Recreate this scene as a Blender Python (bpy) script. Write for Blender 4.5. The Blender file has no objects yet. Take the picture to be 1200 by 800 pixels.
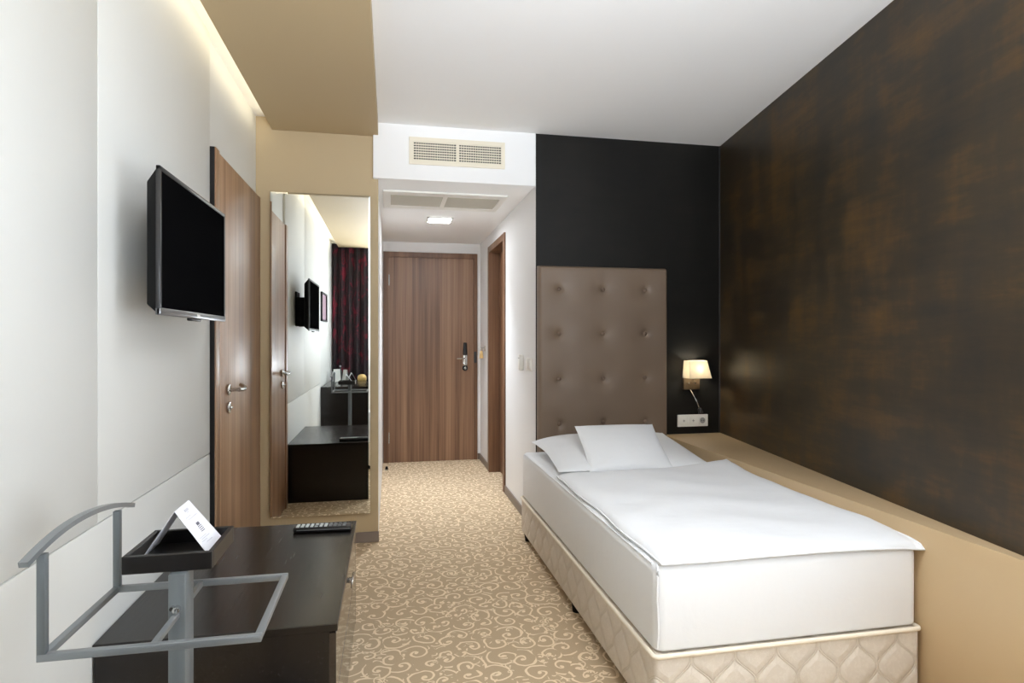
import bpy, bmesh, math, random
from mathutils import Vector, Matrix
random.seed(7)
PI = math.pi
scn = bpy.context.scene
COL = scn.collection

# ------------------------------------------------------------------ materials
def lin(c):
    out = []
    for v in c[:3]:
        v = v / 255.0
        out.append(v / 12.92 if v <= 0.04045 else ((v + 0.055) / 1.055) ** 2.4)
    return tuple(out) + (1.0,)

def new_mat(name):
    m = bpy.data.materials.new(name); m.use_nodes = True
    nt = m.node_tree
    return m, nt, nt.nodes['Principled BSDF']

def plain(name, rgb, rough=0.5, metal=0.0, coat=0.0, spec=0.5, bump=0.0, bscale=200.0):
    m, nt, b = new_mat(name)
    b.inputs['Base Color'].default_value = lin(rgb)
    b.inputs['Roughness'].default_value = rough
    b.inputs['Metallic'].default_value = metal
    b.inputs['Coat Weight'].default_value = coat
    b.inputs['Specular IOR Level'].default_value = spec
    tc = nt.nodes.new('ShaderNodeTexCoord')
    nz = nt.nodes.new('ShaderNodeTexNoise'); nz.inputs['Scale'].default_value = bscale
    nt.links.new(tc.outputs['Object'], nz.inputs['Vector'])
    if bump > 0:
        bp = nt.nodes.new('ShaderNodeBump'); bp.inputs['Strength'].default_value = bump
        bp.inputs['Distance'].default_value = 0.002
        nt.links.new(nz.outputs['Fac'], bp.inputs['Height'])
        nt.links.new(bp.outputs['Normal'], b.inputs['Normal'])
    else:
        mr = nt.nodes.new('ShaderNodeMapRange')
        mr.inputs['To Min'].default_value = max(0.0, rough - 0.02)
        mr.inputs['To Max'].default_value = min(1.0, rough + 0.02)
        nt.links.new(nz.outputs['Fac'], mr.inputs['Value'])
        nt.links.new(mr.outputs['Result'], b.inputs['Roughness'])
    return m

def emit(name, rgb, strength):
    m, nt, b = new_mat(name)
    b.inputs['Base Color'].default_value = lin(rgb)
    b.inputs['Emission Color'].default_value = lin(rgb)
    b.inputs['Emission Strength'].default_value = strength
    return m

class NT:
    """small helper to wire math nodes"""
    def __init__(s, nt): s.nt = nt
    def n(s, t, **kw):
        nd = s.nt.nodes.new(t)
        for k, v in kw.items(): setattr(nd, k, v)
        return nd
    def l(s, a, b): s.nt.links.new(a, b)
    def m(s, op, a, b=None, c=None):
        nd = s.nt.nodes.new('ShaderNodeMath'); nd.operation = op
        for i, v in enumerate((a, b, c)):
            if v is None: continue
            if isinstance(v, (int, float)): nd.inputs[i].default_value = v
            else: s.nt.links.new(v, nd.inputs[i])
        return nd.outputs[0]
    def v(s, op, a, b=None):
        nd = s.nt.nodes.new('ShaderNodeVectorMath'); nd.operation = op
        for i, x in enumerate((a, b)):
            if x is None: continue
            if isinstance(x, (tuple, list)): nd.inputs[i].default_value = x
            else: s.nt.links.new(x, nd.inputs[i])
        return nd
    def ramp(s, fac, stops, interp='LINEAR'):
        nd = s.nt.nodes.new('ShaderNodeValToRGB'); cr = nd.color_ramp; cr.interpolation = interp
        while len(cr.elements) < len(stops): cr.elements.new(0.5)
        for e, (p, c) in zip(cr.elements, stops): e.position = p; e.color = lin(c)
        s.nt.links.new(fac, nd.inputs[0]); return nd.outputs[0]
    def noise(s, vec, scale, detail=3, rough=0.5, dist=0.0):
        nd = s.nt.nodes.new('ShaderNodeTexNoise')
        nd.inputs['Scale'].default_value = scale; nd.inputs['Detail'].default_value = detail
        nd.inputs['Roughness'].default_value = rough; nd.inputs['Distortion'].default_value = dist
        s.nt.links.new(vec, nd.inputs['Vector']); return nd.outputs['Fac']
    def mix(s, fac, a, b):
        nd = s.nt.nodes.new('ShaderNodeMix'); nd.data_type = 'RGBA'
        for sock, v in ((nd.inputs[0], fac), (nd.inputs[6], a), (nd.inputs[7], b)):
            if isinstance(v, (int, float)): sock.default_value = v
            elif isinstance(v, tuple): sock.default_value = lin(v)
            else: s.nt.links.new(v, sock)
        return nd.outputs[2]
    def scale(s, vec, sc):
        nd = s.nt.nodes.new('ShaderNodeMapping'); nd.inputs['Scale'].default_value = sc
        s.nt.links.new(vec, nd.inputs['Vector']); return nd.outputs[0]

def wood(name, dark, mid, light, rough=0.38, grain=1.0, coat=0.0):
    m, nt, b = new_mat(name); w = NT(nt)
    tc = w.n('ShaderNodeTexCoord').outputs['Object']
    broad = w.noise(w.scale(tc, (9, 9, 0.22)), 1.0, 3, 0.6, 0.2)
    fine = w.noise(w.scale(tc, (70, 70, 0.9)), 1.0, 4, 0.6, 0.3)
    mixv = w.m('ADD', w.m('MULTIPLY', broad, 0.62), w.m('MULTIPLY', fine, 0.38))
    col = w.ramp(mixv, [(0.38, dark), (0.5, mid), (0.62, light)])
    w.l(col, b.inputs['Base Color'])
    b.inputs['Roughness'].default_value = rough
    b.inputs['Coat Weight'].default_value = coat
    bp = w.n('ShaderNodeBump'); bp.inputs['Strength'].default_value = 0.08 * grain
    bp.inputs['Distance'].default_value = 0.001
    w.l(fine, bp.inputs['Height']); w.l(bp.outputs['Normal'], b.inputs['Normal'])
    return m

def wenge(name, horizontal=True):
    m, nt, b = new_mat(name); w = NT(nt)
    tc = w.n('ShaderNodeTexCoord').outputs['Object']
    g = w.noise(w.scale(tc, (120, 5, 120)), 1.0, 4, 0.65)
    w.l(w.ramp(g, [(0.35, (13, 10, 9)), (0.7, (27, 20, 17))]), b.inputs['Base Color'])
    w.l(w.ramp(g, [(0.3, (118, 118, 118)), (0.8, (150, 150, 150))]), b.inputs['Roughness'])
    bp = w.n('ShaderNodeBump'); bp.inputs['Strength'].default_value = 0.05; bp.inputs['Distance'].default_value = 0.001
    w.l(g, bp.inputs['Height']); w.l(bp.outputs['Normal'], b.inputs['Normal'])
    return m

def carpet():
    m, nt, b = new_mat('carpet_scrolls'); w = NT(nt)
    tc = w.n('ShaderNodeTexCoord').outputs['Object']
    warp = w.n('ShaderNodeTexNoise'); warp.inputs['Scale'].default_value = 9.0
    w.l(tc, warp.inputs['Vector'])
    off = w.v('MULTIPLY', w.v('SUBTRACT', warp.outputs['Color'], (0.5, 0.5, 0.5)).outputs[0], (0.05, 0.05, 0.0)).outputs[0]
    base = w.v('ADD', tc, off).outputs[0]
    def scrolls(scale, k, half, shift):
        p = w.v('ADD', w.scale(base, (scale, scale, 0.0)), shift).outputs[0]
        vo = w.n('ShaderNodeTexVoronoi'); vo.voronoi_dimensions = '2D'
        vo.inputs['Scale'].default_value = 1.0; vo.inputs['Randomness'].default_value = 0.75
        w.l(p, vo.inputs['Vector'])
        d = w.v('SUBTRACT', p, vo.outputs['Position']).outputs[0]
        sx = w.n('ShaderNodeSeparateXYZ'); w.l(d, sx.inputs[0])
        cx = w.n('ShaderNodeSeparateColor'); w.l(vo.outputs['Color'], cx.inputs[0])
        r = vo.outputs['Distance']
        th = w.m('DIVIDE', w.m('ARCTAN2', sx.outputs[1], sx.outputs[0]), 2 * PI)
        sg = w.m('SUBTRACT', w.m('MULTIPLY', w.m('GREATER_THAN', cx.outputs[0], 0.5), 2.0), 1.0)
        s = w.m('ADD', w.m('ADD', w.m('MULTIPLY', th, sg), w.m('MULTIPLY', r, k)), cx.outputs[1])
        tri = w.m('DIVIDE', w.m('ABSOLUTE', w.m('SUBTRACT', w.m('FRACT', s), 0.5)), k)
        line = w.m('LESS_THAN', tri, half)
        dot = w.m('LESS_THAN', r, half * 2.1)
        return w.m('MAXIMUM', line, dot)
    a = scrolls(10.6, 2.1, 0.046, (0.0, 0.0, 0.0))
    c = scrolls(19.0, 1.9, 0.050, (3.3, 1.7, 0.0))
    gate = w.m('GREATER_THAN', w.noise(tc, 13.0, 1), 0.56)
    mask = w.m('MAXIMUM', a, w.m('MULTIPLY', c, gate))
    sp = w.noise(tc, 900.0, 2)
    bg = w.ramp(sp, [(0.3, (172, 151, 123)), (0.7, (192, 170, 140))])
    fg = w.ramp(sp, [(0.3, (220, 199, 167)), (0.7, (236, 216, 184))])
    w.l(w.mix(mask, bg, fg), b.inputs['Base Color'])
    b.inputs['Roughness'].default_value = 0.95
    b.inputs['Specular IOR Level'].default_value = 0.1
    bp = w.n('ShaderNodeBump'); bp.inputs['Strength'].default_value = 0.25; bp.inputs['Distance'].default_value = 0.003
    w.l(w.m('ADD', w.m('MULTIPLY', mask, 0.5), sp), bp.inputs['Height']); w.l(bp.outputs['Normal'], b.inputs['Normal'])
    return m

def patina(name, c0, c1, c2, rough, amount, spec=0.5):
    m, nt, b = new_mat(name); w = NT(nt)
    b.inputs['Specular IOR Level'].default_value = spec
    tc = w.n('ShaderNodeTexCoord').outputs['Object']
    n1 = w.noise(w.scale(tc, (1.2, 1.2, 3.2)), 1.3, 6, 0.62, 0.3)
    n2 = w.noise(w.scale(tc, (5.0, 5.0, 1.6)), 1.3, 5, 0.6, 0.2)
    n3 = w.noise(w.scale(tc, (1.5, 1.5, 14.0)), 2.0, 4, 0.7)
    f = w.m('ADD', w.m('ADD', w.m('MULTIPLY', n1, 0.45), w.m('MULTIPLY', n2, 0.35)), w.m('MULTIPLY', n3, 0.20))
    col = w.ramp(f, [(0.36, c0), (0.5, c1), (0.5 + amount, c2)])
    w.l(col, b.inputs['Base Color'])
    mr = w.n('ShaderNodeMapRange'); mr.inputs['To Min'].default_value = rough - 0.06; mr.inputs['To Max'].default_value = rough + 0.10
    w.l(n2, mr.inputs['Value']); w.l(mr.outputs['Result'], b.inputs['Roughness'])
    bp = w.n('ShaderNodeBump'); bp.inputs['Strength'].default_value = 0.06; bp.inputs['Distance'].default_value = 0.002
    w.l(f, bp.inputs['Height']); w.l(bp.outputs['Normal'], b.inputs['Normal'])
    return m

def quilt():
    m, nt, b = new_mat('quilted_damask'); w = NT(nt)
    tc = w.n('ShaderNodeTexCoord').outputs['Object']
    sx = w.n('ShaderNodeSeparateXYZ'); w.l(tc, sx.inputs[0])
    u = w.m('ADD', sx.outputs[0], sx.outputs[1])
    z = sx.outputs[2]
    # ogee lattice: two mirrored families of wavy seams that touch
    A_, B_ = 0.150, 0.185
    sn = w.m('MULTIPLY', w.m('SINE', w.m('MULTIPLY', z, 2 * PI / B_)), 0.25)
    def fam(sign, sh):
        q = w.m('ADD', w.m('ADD', w.m('DIVIDE', u, A_), sh), w.m('MULTIPLY', sn, sign))
        return w.m('ABSOLUTE', w.m('SUBTRACT', w.m('FRACT', q), 0.5))
    d = w.m('MINIMUM', fam(1.0, 0.0), fam(-1.0, 0.5))
    d2 = w.m('MINIMUM', fam(1.0, 0.06), fam(-1.0, 0.56))
    d = w.m('MINIMUM', d, d2)
    hgt = w.m('POWER', w.m('MINIMUM', w.m('MULTIPLY', d, 5.0), 1.0), 0.6)
    fl = w.noise(tc, 55.0, 3, 0.6, 1.0)
    weave = w.noise(w.scale(tc, (1, 1, 1)), 700.0, 2)
    col = w.mix(w.m('MULTIPLY', w.m('GREATER_THAN', fl, 0.53), 0.5), (214, 204, 190), (222, 213, 200))
    col = w.mix(w.m('MULTIPLY', w.m('LESS_THAN', d, 0.03), 0.30), col, (196, 182, 162))
    w.l(col, b.inputs['Base Color'])
    b.inputs['Roughness'].default_value = 0.75
    bp = w.n('ShaderNodeBump'); bp.inputs['Strength'].default_value = 0.8; bp.inputs['Distance'].default_value = 0.007
    w.l(w.m('ADD', hgt, w.m('MULTIPLY', weave, 0.12)), bp.inputs['Height']); w.l(bp.outputs['Normal'], b.inputs['Normal'])
    return m

def linen():
    m, nt, b = new_mat('white_cotton'); w = NT(nt)
    b.inputs['Base Color'].default_value = lin((232, 234, 236))
    b.inputs['Roughness'].default_value = 0.8
    b.inputs['Sheen Weight'].default_value = 0.1
    tc = w.n('ShaderNodeTexCoord').outputs['Object']
    n = w.noise(w.scale(tc, (3, 6, 3)), 2.0, 4, 0.55, 0.4)
    sx = w.n('ShaderNodeSeparateXYZ'); w.l(tc, sx.inputs[0])
    st = w.m('SINE', w.m('MULTIPLY', sx.outputs[1], 260.0))
    bp = w.n('ShaderNodeBump'); bp.inputs['Strength'].default_value = 0.3; bp.inputs['Distance'].default_value = 0.01
    w.l(w.m('ADD', n, w.m('MULTIPLY', st, 0.006)), bp.inputs['Height']); w.l(bp.outputs['Normal'], b.inputs['Normal'])
    return m

def curtain_mat():
    m, nt, b = new_mat('crimson_and_black_curtain'); w = NT(nt)
    tc = w.n('ShaderNodeTexCoord').outputs['Object']
    n = w.noise(w.scale(tc, (7, 7, 3.5)), 1.6, 5, 0.65, 0.8)
    n2 = w.noise(w.scale(tc, (14, 14, 2.0)), 1.0, 2)
    f = w.m('ADD', w.m('MULTIPLY', n, 0.7), w.m('MULTIPLY', n2, 0.3))
    w.l(w.ramp(f, [(0.46, (30, 22, 26)), (0.53, (48, 20, 30)), (0.60, (112, 16, 42))]), b.inputs['Base Color'])
    b.inputs['Roughness'].default_value = 0.8
    return m

def glass_pane():
    m, nt, b = new_mat('clear_window_glass')
    nt.nodes.remove(b)
    w = NT(nt)
    tr = w.n('ShaderNodeBsdfTransparent'); gl = w.n('ShaderNodeBsdfGlossy'); gl.inputs['Roughness'].default_value = 0.02
    mx = w.n('ShaderNodeMixShader'); mx.inputs[0].default_value = 0.06
    w.l(tr.outputs[0], mx.inputs[1]); w.l(gl.outputs[0], mx.inputs[2])
    w.l(mx.outputs[0], nt.nodes['Material Output'].inputs['Surface'])
    return m

def shade_mat():
    m, nt, b = new_mat('lit_cream_lampshade')
    nt.nodes.remove(b)
    w = NT(nt)
    df = w.n('ShaderNodeBsdfDiffuse'); df.inputs[0].default_value = lin((246, 240, 224))
    tl = w.n('ShaderNodeBsdfTranslucent'); tl.inputs[0].default_value = lin((252, 246, 230))
    mx = w.n('ShaderNodeMixShader'); mx.inputs[0].default_value = 0.55
    w.l(df.outputs[0], mx.inputs[1]); w.l(tl.outputs[0], mx.inputs[2])
    w.l(mx.outputs[0], nt.nodes['Material Output'].inputs['Surface'])
    return m

M = {}
M['white_paint'] = plain('white_wall_paint', (232, 232, 231), 0.6, bump=0.05, bscale=120)
M['white_panel'] = plain('white_lacquered_panel', (223, 225, 222), 0.5)
M['ceiling'] = plain('white_ceiling_paint', (246, 246, 245), 0.8, bump=0.04, bscale=90)
M['beige'] = plain('beige_wall_paint', (186, 166, 131), 0.6, bump=0.05, bscale=140)
M['ledge'] = plain('beige_lacquer', (192, 167, 130), 0.38)
M['carpet'] = carpet()
M['walnut'] = wood('walnut_door_veneer', (92, 66, 48), (128, 96, 73), (152, 119, 93), 0.42)
M['walnut_gloss'] = wood('walnut_satin_veneer', (114, 82, 58), (153, 117, 89), (178, 144, 115), 0.33)
M['walnut_dark'] = wood('walnut_frame_veneer', (84, 58, 40), (112, 80, 57), (132, 98, 72), 0.42)
M['wenge'] = wenge('wenge_veneer')
M['wenge_gloss'] = plain('dark_gloss_drawer_front', (38, 28, 22), 0.16, coat=0.5)
M['patina'] = patina('bronze_patina_plaster', (33, 30, 24), (55, 45, 29), (98, 70, 28), 0.42, 0.17)
M['black_wall'] = patina('black_plaster', (21, 20, 18), (26, 25, 22), (35, 32, 28), 0.45, 0.2, 0.22)
M['leather'] = plain('taupe_leatherette', (124, 106, 89), 0.42, bump=0.08, bscale=380)
M['leather_dark'] = plain('taupe_leatherette_button', (118, 98, 82), 0.40)
M['cotton'] = linen()
M['quilt'] = quilt()
M['cream_piping'] = plain('cream_edge_piping', (232, 222, 202), 0.7)
M['black_plastic'] = plain('black_plastic', (16, 16, 17), 0.35)
M['black_matte'] = plain('black_matt_plastic', (11, 11, 11), 0.6, spec=0.15)
M['screen'] = plain('black_screen_glass', (13, 13, 14), 0.3, spec=0.0)
M['silver_bezel'] = plain('brushed_silver_bezel', (150, 152, 154), 0.3, metal=0.9)
M['dark_bezel'] = plain('dark_grey_bezel', (62, 62, 62), 0.3, metal=0.5)
M['chrome'] = plain('satin_chrome', (205, 205, 203), 0.2, metal=1.0)
M['steel_paint'] = plain('silver_grey_painted_steel', (112, 118, 121), 0.38, metal=0.35)
M['steel_light'] = plain('silver_painted_steel', (132, 137, 140), 0.33, metal=0.45)
M['tray'] = wood('black_stained_tray_wood', (10, 8, 7), (15, 12, 11), (22, 18, 16), 0.35)
M['paper'] = plain('white_card', (226, 227, 233), 0.55)
M['ink'] = plain('grey_printing_ink', (95, 95, 105), 0.7)
M['ink_pale'] = plain('pale_grey_printing_ink', (190, 190, 198), 0.7)
M['white_plastic'] = plain('white_plastic', (243, 242, 236), 0.35)
M['cream_plastic'] = plain('cream_enamel', (236, 228, 208), 0.4)
M['grille_dark'] = plain('dark_duct_interior', (24, 22, 20), 0.8)
M['slot_dark'] = plain('socket_grey', (160, 160, 157), 0.6)
M['baseboard'] = plain('grey_brown_baseboard', (128, 116, 106), 0.5)
M['louvre_grey'] = plain('warm_grey_louvres', (184, 179, 166), 0.5)
M['bronze'] = plain('brown_bronze_plate', (98, 82, 62), 0.35, metal=0.6)
M['mirror'] = plain('mirror_silver', (238, 240, 236), 0.0, metal=1.0)
mm = M['mirror'].node_tree
for l in list(mm.links):
    if l.to_socket.name == 'Roughness': mm.links.remove(l)
mm.nodes['Principled BSDF'].inputs['Roughness'].default_value = 0.0
M['mirror_back'] = plain('mirror_backing', (70, 60, 48), 0.6)
M['led'] = emit('warm_led_strip', (255, 240, 208), 3.2)
M['downlight'] = emit('white_downlight_diffuser', (246, 250, 255), 85.0)
M['bulb'] = emit('warm_bulb', (255, 246, 230), 150.0)
M['shade'] = shade_mat()
M['glass'] = glass_pane()
M['curtain'] = curtain_mat()
M['gold'] = plain('gold_card_box', (205, 176, 110), 0.35, metal=0.3)
M['key_tag'] = plain('tan_key_tag', (206, 172, 112), 0.5)
M['paper_grey'] = plain('pale_grey_paper', (205, 208, 204), 0.6)
M['picture'] = plain('mauve_print', (168, 140, 152), 0.5)
M['light_key'] = plain('pale_remote_key', (208, 214, 212), 0.5)
M['grey_key'] = plain('grey_remote_key', (120, 124, 126), 0.5)
M['gap_shade'] = plain('painted_gap_shade', (12, 10, 9), 0.7)  # near-black colour painting the shade in the left door's gaps

# ------------------------------------------------------------------ mesh building
class MB:
    def __init__(s): s.bm = bmesh.new()
    def _merge(s, b):
        me = bpy.data.meshes.new('tmp'); b.to_mesh(me); b.free()
        s.bm.from_mesh(me); bpy.data.meshes.remove(me); return s
    def box(s, x0, x1, y0, y1, z0, z1, bev=0.0, seg=2, mat=None):
        b = bmesh.new(); bmesh.ops.create_cube(b, size=1.0)
        for v in b.verts:
            v.co = Vector(((x0 + x1) / 2 + v.co.x * (x1 - x0), (y0 + y1) / 2 + v.co.y * (y1 - y0), (z0 + z1) / 2 + v.co.z * (z1 - z0)))
        if bev > 0:
            bmesh.ops.bevel(b, geom=list(b.edges), offset=bev, segments=seg, profile=0.5, affect='EDGES')
        if mat is not None: bmesh.ops.transform(b, matrix=mat, verts=b.verts)
        return s._merge(b)
    def prism(s, pts, z0, z1, bev=0.0):
        b = bmesh.new()
        lo = [b.verts.new((p[0], p[1], z0)) for p in pts]; hi = [b.verts.new((p[0], p[1], z1)) for p in pts]
        b.faces.new(lo[::-1]); b.faces.new(hi)
        n = len(pts)
        for i in range(n): b.faces.new((lo[i], lo[(i + 1) % n], hi[(i + 1) % n], hi[i]))
        bmesh.ops.recalc_face_normals(b, faces=b.faces)
        if bev > 0: bmesh.ops.bevel(b, geom=list(b.edges), offset=bev, segments=2, profile=0.5, affect='EDGES')
        return s._merge(b)
    def hexa(s, lo, hi, bev=0.0):
        """8 corner solid: lo and hi are 4 points each in the same winding"""
        b = bmesh.new()
        L = [b.verts.new(p) for p in lo]; H = [b.verts.new(p) for p in hi]
        b.faces.new(L[::-1]); b.faces.new(H)
        for i in range(4): b.faces.new((L[i], L[(i + 1) % 4], H[(i + 1) % 4], H[i]))
        bmesh.ops.recalc_face_normals(b, faces=b.faces)
        if bev > 0: bmesh.ops.bevel(b, geom=list(b.edges), offset=bev, segments=2, profile=0.5, affect='EDGES')
        return s._merge(b)
    def sweep(s, pts, prof, closed=False, up=Vector((0, 0, 1))):
        """sweep a closed 2D profile [(a,b)] along 3D points; a = sideways, b = up-ish"""
        b = bmesh.new(); pts = [Vector(p) for p in pts]; n = len(pts); rings = []
        for i, p in enumerate(pts):
            if closed: t = (pts[(i + 1) % n] - pts[i - 1]).normalized()
            elif i == 0: t = (pts[1] - pts[0]).normalized()
            elif i == n - 1: t = (pts[-1] - pts[-2]).normalized()
            else: t = ((pts[i + 1] - p).normalized() + (p - pts[i - 1]).normalized()).normalized()
            u = up
            if abs(t.dot(u)) > 0.98: u = Vector((0, 1, 0)) if abs(t.y) < 0.9 else Vector((1, 0, 0))
            sd = t.cross(u).normalized(); vv = sd.cross(t).normalized()
            k = 1.0
            rings.append([b.verts.new(p + sd * a * k + vv * c * k) for a, c in prof])
        m = len(prof)
        for i in range(n if closed else n - 1):
            r0, r1 = rings[i], rings[(i + 1) % n]
            for j in range(m): b.faces.new((r0[j], r0[(j + 1) % m], r1[(j + 1) % m], r1[j]))
        if not closed:
            b.faces.new(rings[0][::-1]); b.faces.new(rings[-1])
        bmesh.ops.recalc_face_normals(b, faces=b.faces)
        return s._merge(b)
    def tube(s, pts, r, n=10, closed=False):
        return s.sweep(pts, [(r * math.cos(2 * PI * k / n), r * math.sin(2 * PI * k / n)) for k in range(n)], closed)
    def bar(s, p0, p1, w, h, up=Vector((0, 0, 1))):
        return s.sweep([p0, p1], [(-w / 2, -h / 2), (w / 2, -h / 2), (w / 2, h / 2), (-w / 2, h / 2)], up=up)
    def cyl(s, c, axis, r, length, n=24, r2=None, bev=0.0):
        b = bmesh.new()
        bmesh.ops.create_cone(b, cap_ends=True, segments=n, radius1=r, radius2=r if r2 is None else r2, depth=length)
        if bev > 0:
            es = [e for e in b.edges if len(e.link_faces) == 2 and any(len(f.verts) > 4 for f in e.link_faces)]
            bmesh.ops.bevel(b, geom=es, offset=bev, segments=2, profile=0.5, affect='EDGES')
        q = Vector((0, 0, 1)).rotation_difference(Vector(axis).normalized())
        bmesh.ops.transform(b, matrix=Matrix.Translation(Vector(c)) @ q.to_matrix().to_4x4(), verts=b.verts)
        return s._merge(b)
    def ball(s, c, rx, ry, rz, seg=20):
        b = bmesh.new(); bmesh.ops.create_uvsphere(b, u_segments=seg, v_segments=seg // 2, radius=1.0)
        for v in b.verts: v.co = Vector((c[0] + v.co.x * rx, c[1] + v.co.y * ry, c[2] + v.co.z * rz))
        return s._merge(b)
    def grid_solid(s, fn_top, fn_bot, nu, nv):
        """closed solid between two (u,v)->point surfaces sharing their border"""
        b = bmesh.new()
        T = [[b.verts.new(fn_top(i / nu, j / nv)) for j in range(nv + 1)] for i in range(nu + 1)]
        B = [[None] * (nv + 1) for _ in range(nu + 1)]
        for i in range(nu + 1):
            for j in range(nv + 1):
                B[i][j] = b.verts.new(fn_bot(i / nu, j / nv))
        for i in range(nu):
            for j in range(nv):
                b.faces.new((T[i][j], T[i + 1][j], T[i + 1][j + 1], T[i][j + 1]))
                b.faces.new((B[i][j], B[i][j + 1], B[i + 1][j + 1], B[i + 1][j]))
        for i in range(nu):
            b.faces.new((T[i][0], B[i][0], B[i + 1][0], T[i + 1][0]))
            b.faces.new((T[i][nv], T[i + 1][nv], B[i + 1][nv], B[i][nv]))
        for j in range(nv):
            b.faces.new((T[0][j], T[0][j + 1], B[0][j + 1], B[0][j]))
            b.faces.new((T[nu][j], B[nu][j], B[nu][j + 1], T[nu][j + 1]))
        bmesh.ops.remove_doubles(b, verts=b.verts, dist=1e-5)
        bmesh.ops.recalc_face_normals(b, faces=b.faces)
        return s._merge(b)

def world_origin(o):
    v = Vector((0, 0, 0))
    while o is not None: v = v + o.location; o = o.parent
    return v

def obj(name, mb, mat, parent=None, loc=None, smooth=True, angle=35):
    """links one mesh object; its shape is given in world metres"""
    if parent is not None: org = world_origin(parent)
    else: org = Vector(loc) if loc is not None else Vector((0, 0, 0))
    me = bpy.data.meshes.new(name)
    bmesh.ops.translate(mb.bm, vec=-org, verts=mb.bm.verts)
    mb.bm.to_mesh(me); mb.bm.free()
    if smooth:
        me.shade_smooth(); me.set_sharp_from_angle(angle=math.radians(angle))
    me.materials.append(M[mat])
    o = bpy.data.objects.new(name, me); COL.objects.link(o)
    if parent is not None: o.parent = parent
    elif loc is not None: o.location = loc
    return o

def tag(o, label, cat, group=None):
    o['label'] = label; o['category'] = cat
    if group: o['group'] = group
    return o

def thing(name, label, cat, loc, group=None):
    o = bpy.data.objects.new(name, None); COL.objects.link(o)
    o.location = loc; o.empty_display_size = 0.1
    return tag(o, label, cat, group)

def struct(name, mb, mat, loc=None):
    o = obj(name, mb, mat, None, loc); o['kind'] = 'structure'; return o

def struct_root(name, loc):
    o = bpy.data.objects.new(name, None); COL.objects.link(o); o.location = loc; o['kind'] = 'structure'; return o

def copy_thing(root):
    r = root.copy(); COL.objects.link(r)
    for ch in root.children:
        c = ch.copy(); COL.objects.link(c); c.parent = r
        for g in ch.children:
            d = g.copy(); COL.objects.link(d); d.parent = c
    return r

# ------------------------------------------------------------------ main dimensions
XL = -0.757          # left panelling face
XS = -0.07           # left face of corridor / right edge of dropped soffit
XC = 0.91            # right face of corridor
YM = 3.782           # beige mirror wall
YH = 3.753           # black headboard wall
YD = 6.17            # corridor end wall
YB = -1.10           # window wall behind
ZC = 2.54            # ceiling
ZK = 2.205           # corridor ceiling
ZS = 2.465           # beige soffit
XR0, XR1, YR1 = 2.195, 1.775, 1.19   # slanted right wall: far x, near x, near y
XW = 1.775           # plain side wall with the added side window

# ------------------------------------------------------------------ shell
struct('floor', MB().box(-1.2, 2.6, -1.4, 6.5, -0.08, 0.0), 'carpet')
struct('ceiling', MB().box(-0.95, 2.5, -1.3, YH + 0.05, ZC, ZC + 0.08), 'ceiling')
struct('ceiling_soffit', MB().box(-0.68, XS, -0.91, YM, ZS, ZC, 0.002, 1), 'beige')
struct('ceiling_bulkhead', MB().box(XS - 0.03, XC + 0.0, YH, YD + 0.05, ZK, ZC + 0.05, 0.004, 2), 'ceiling')

w = MB()
w.box(-0.90, -0.777, -1.3, 2.80, 0, ZC + 0.02)
w.box(-0.90, -0.772, 2.80, YM + 0.02, 2.062, ZC + 0.02)
w.box(-0.90, -0.80, 2.80, YM + 0.02, 0, 2.062)
for y0, y1, z0, z1 in ((0.5, 1.7855, 0.7435, ZC), (1.7885, 2.802, 0.7435, ZC), (0.5, 2.802, 0.0, 0.7405)):
    w.box(-0.777, XL, y0, y1, z0, z1, 0.002, 2)
struct('wall_left', w, 'white_panel')

struct('wall_far_left', MB().box(-0.95, XS, YM, YM + 0.02, 0, ZC + 0.02, 0.002, 1), 'beige')
struct('wall_corridor_left', MB().box(-0.2, XS - 0.0005, YM + 0.02, YD + 0.1, 0, ZK + 0.05), 'white_paint')
w = MB()
w.box(XC, XC + 0.12, YH + 0.001, 4.83, 0, ZC + 0.02)
w.box(XC, XC + 0.12, 5.55, YD + 0.1, 0, ZK + 0.05)
w.box(XC, XC + 0.12, 4.83, 5.55, 2.04, ZK + 0.05)
struct('wall_corridor_right', w, 'white_paint')
w = MB()
w.box(-0.2, -0.012, YD, YD + 0.12, 0, 2.055)
w.box(0.845, XC + 0.12, YD, YD + 0.12, 0, 2.055)
w.box(-0.2, XC + 0.12, YD, YD + 0.12, 2.055, ZK + 0.05)
struct('wall_corridor_end', w, 'white_paint')
struct('wall_far_right', MB().box(XC + 0.0005, 2.5, YH, YH + 0.012, 0, ZC + 0.02), 'black_wall')
struct('wall_right', MB().prism([(XR0, YH), (XR1, YR1), (XR1 + 0.3, YR1), (XR0 + 0.3, YH)], 0, ZC + 0.02), 'patina')
struct('trim_1', MB().box(XR0 - 0.007, XR0 + 0.004, YH - 0.007, YH + 0.01, 0.6, ZC, 0.002, 1), 'dark_bezel')
# bed-side ledge, deep at the far end and tapering with the slanted wall
struct('ledge', MB().prism([(1.776, YH), (1.776, YR1 + 0.004), (XR0 + 0.004, YH)], 0, 0.598, 0.005), 'ledge')

# unseen side wall; its window is added to give light from the right
w = MB()
wy0, wy1, wz0, wz1 = -0.05, 0.90, 0.60, 1.90
w.box(XW, XW + 0.2, -1.3, wy0, 0, ZC + 0.02); w.box(XW, XW + 0.2, wy1, YR1, 0, ZC + 0.02)
w.box(XW, XW + 0.2, wy0, wy1, 0, wz0); w.box(XW, XW + 0.2, wy0, wy1, wz1, ZC + 0.02)
struct('wall_near_right', w, 'white_paint')
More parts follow.
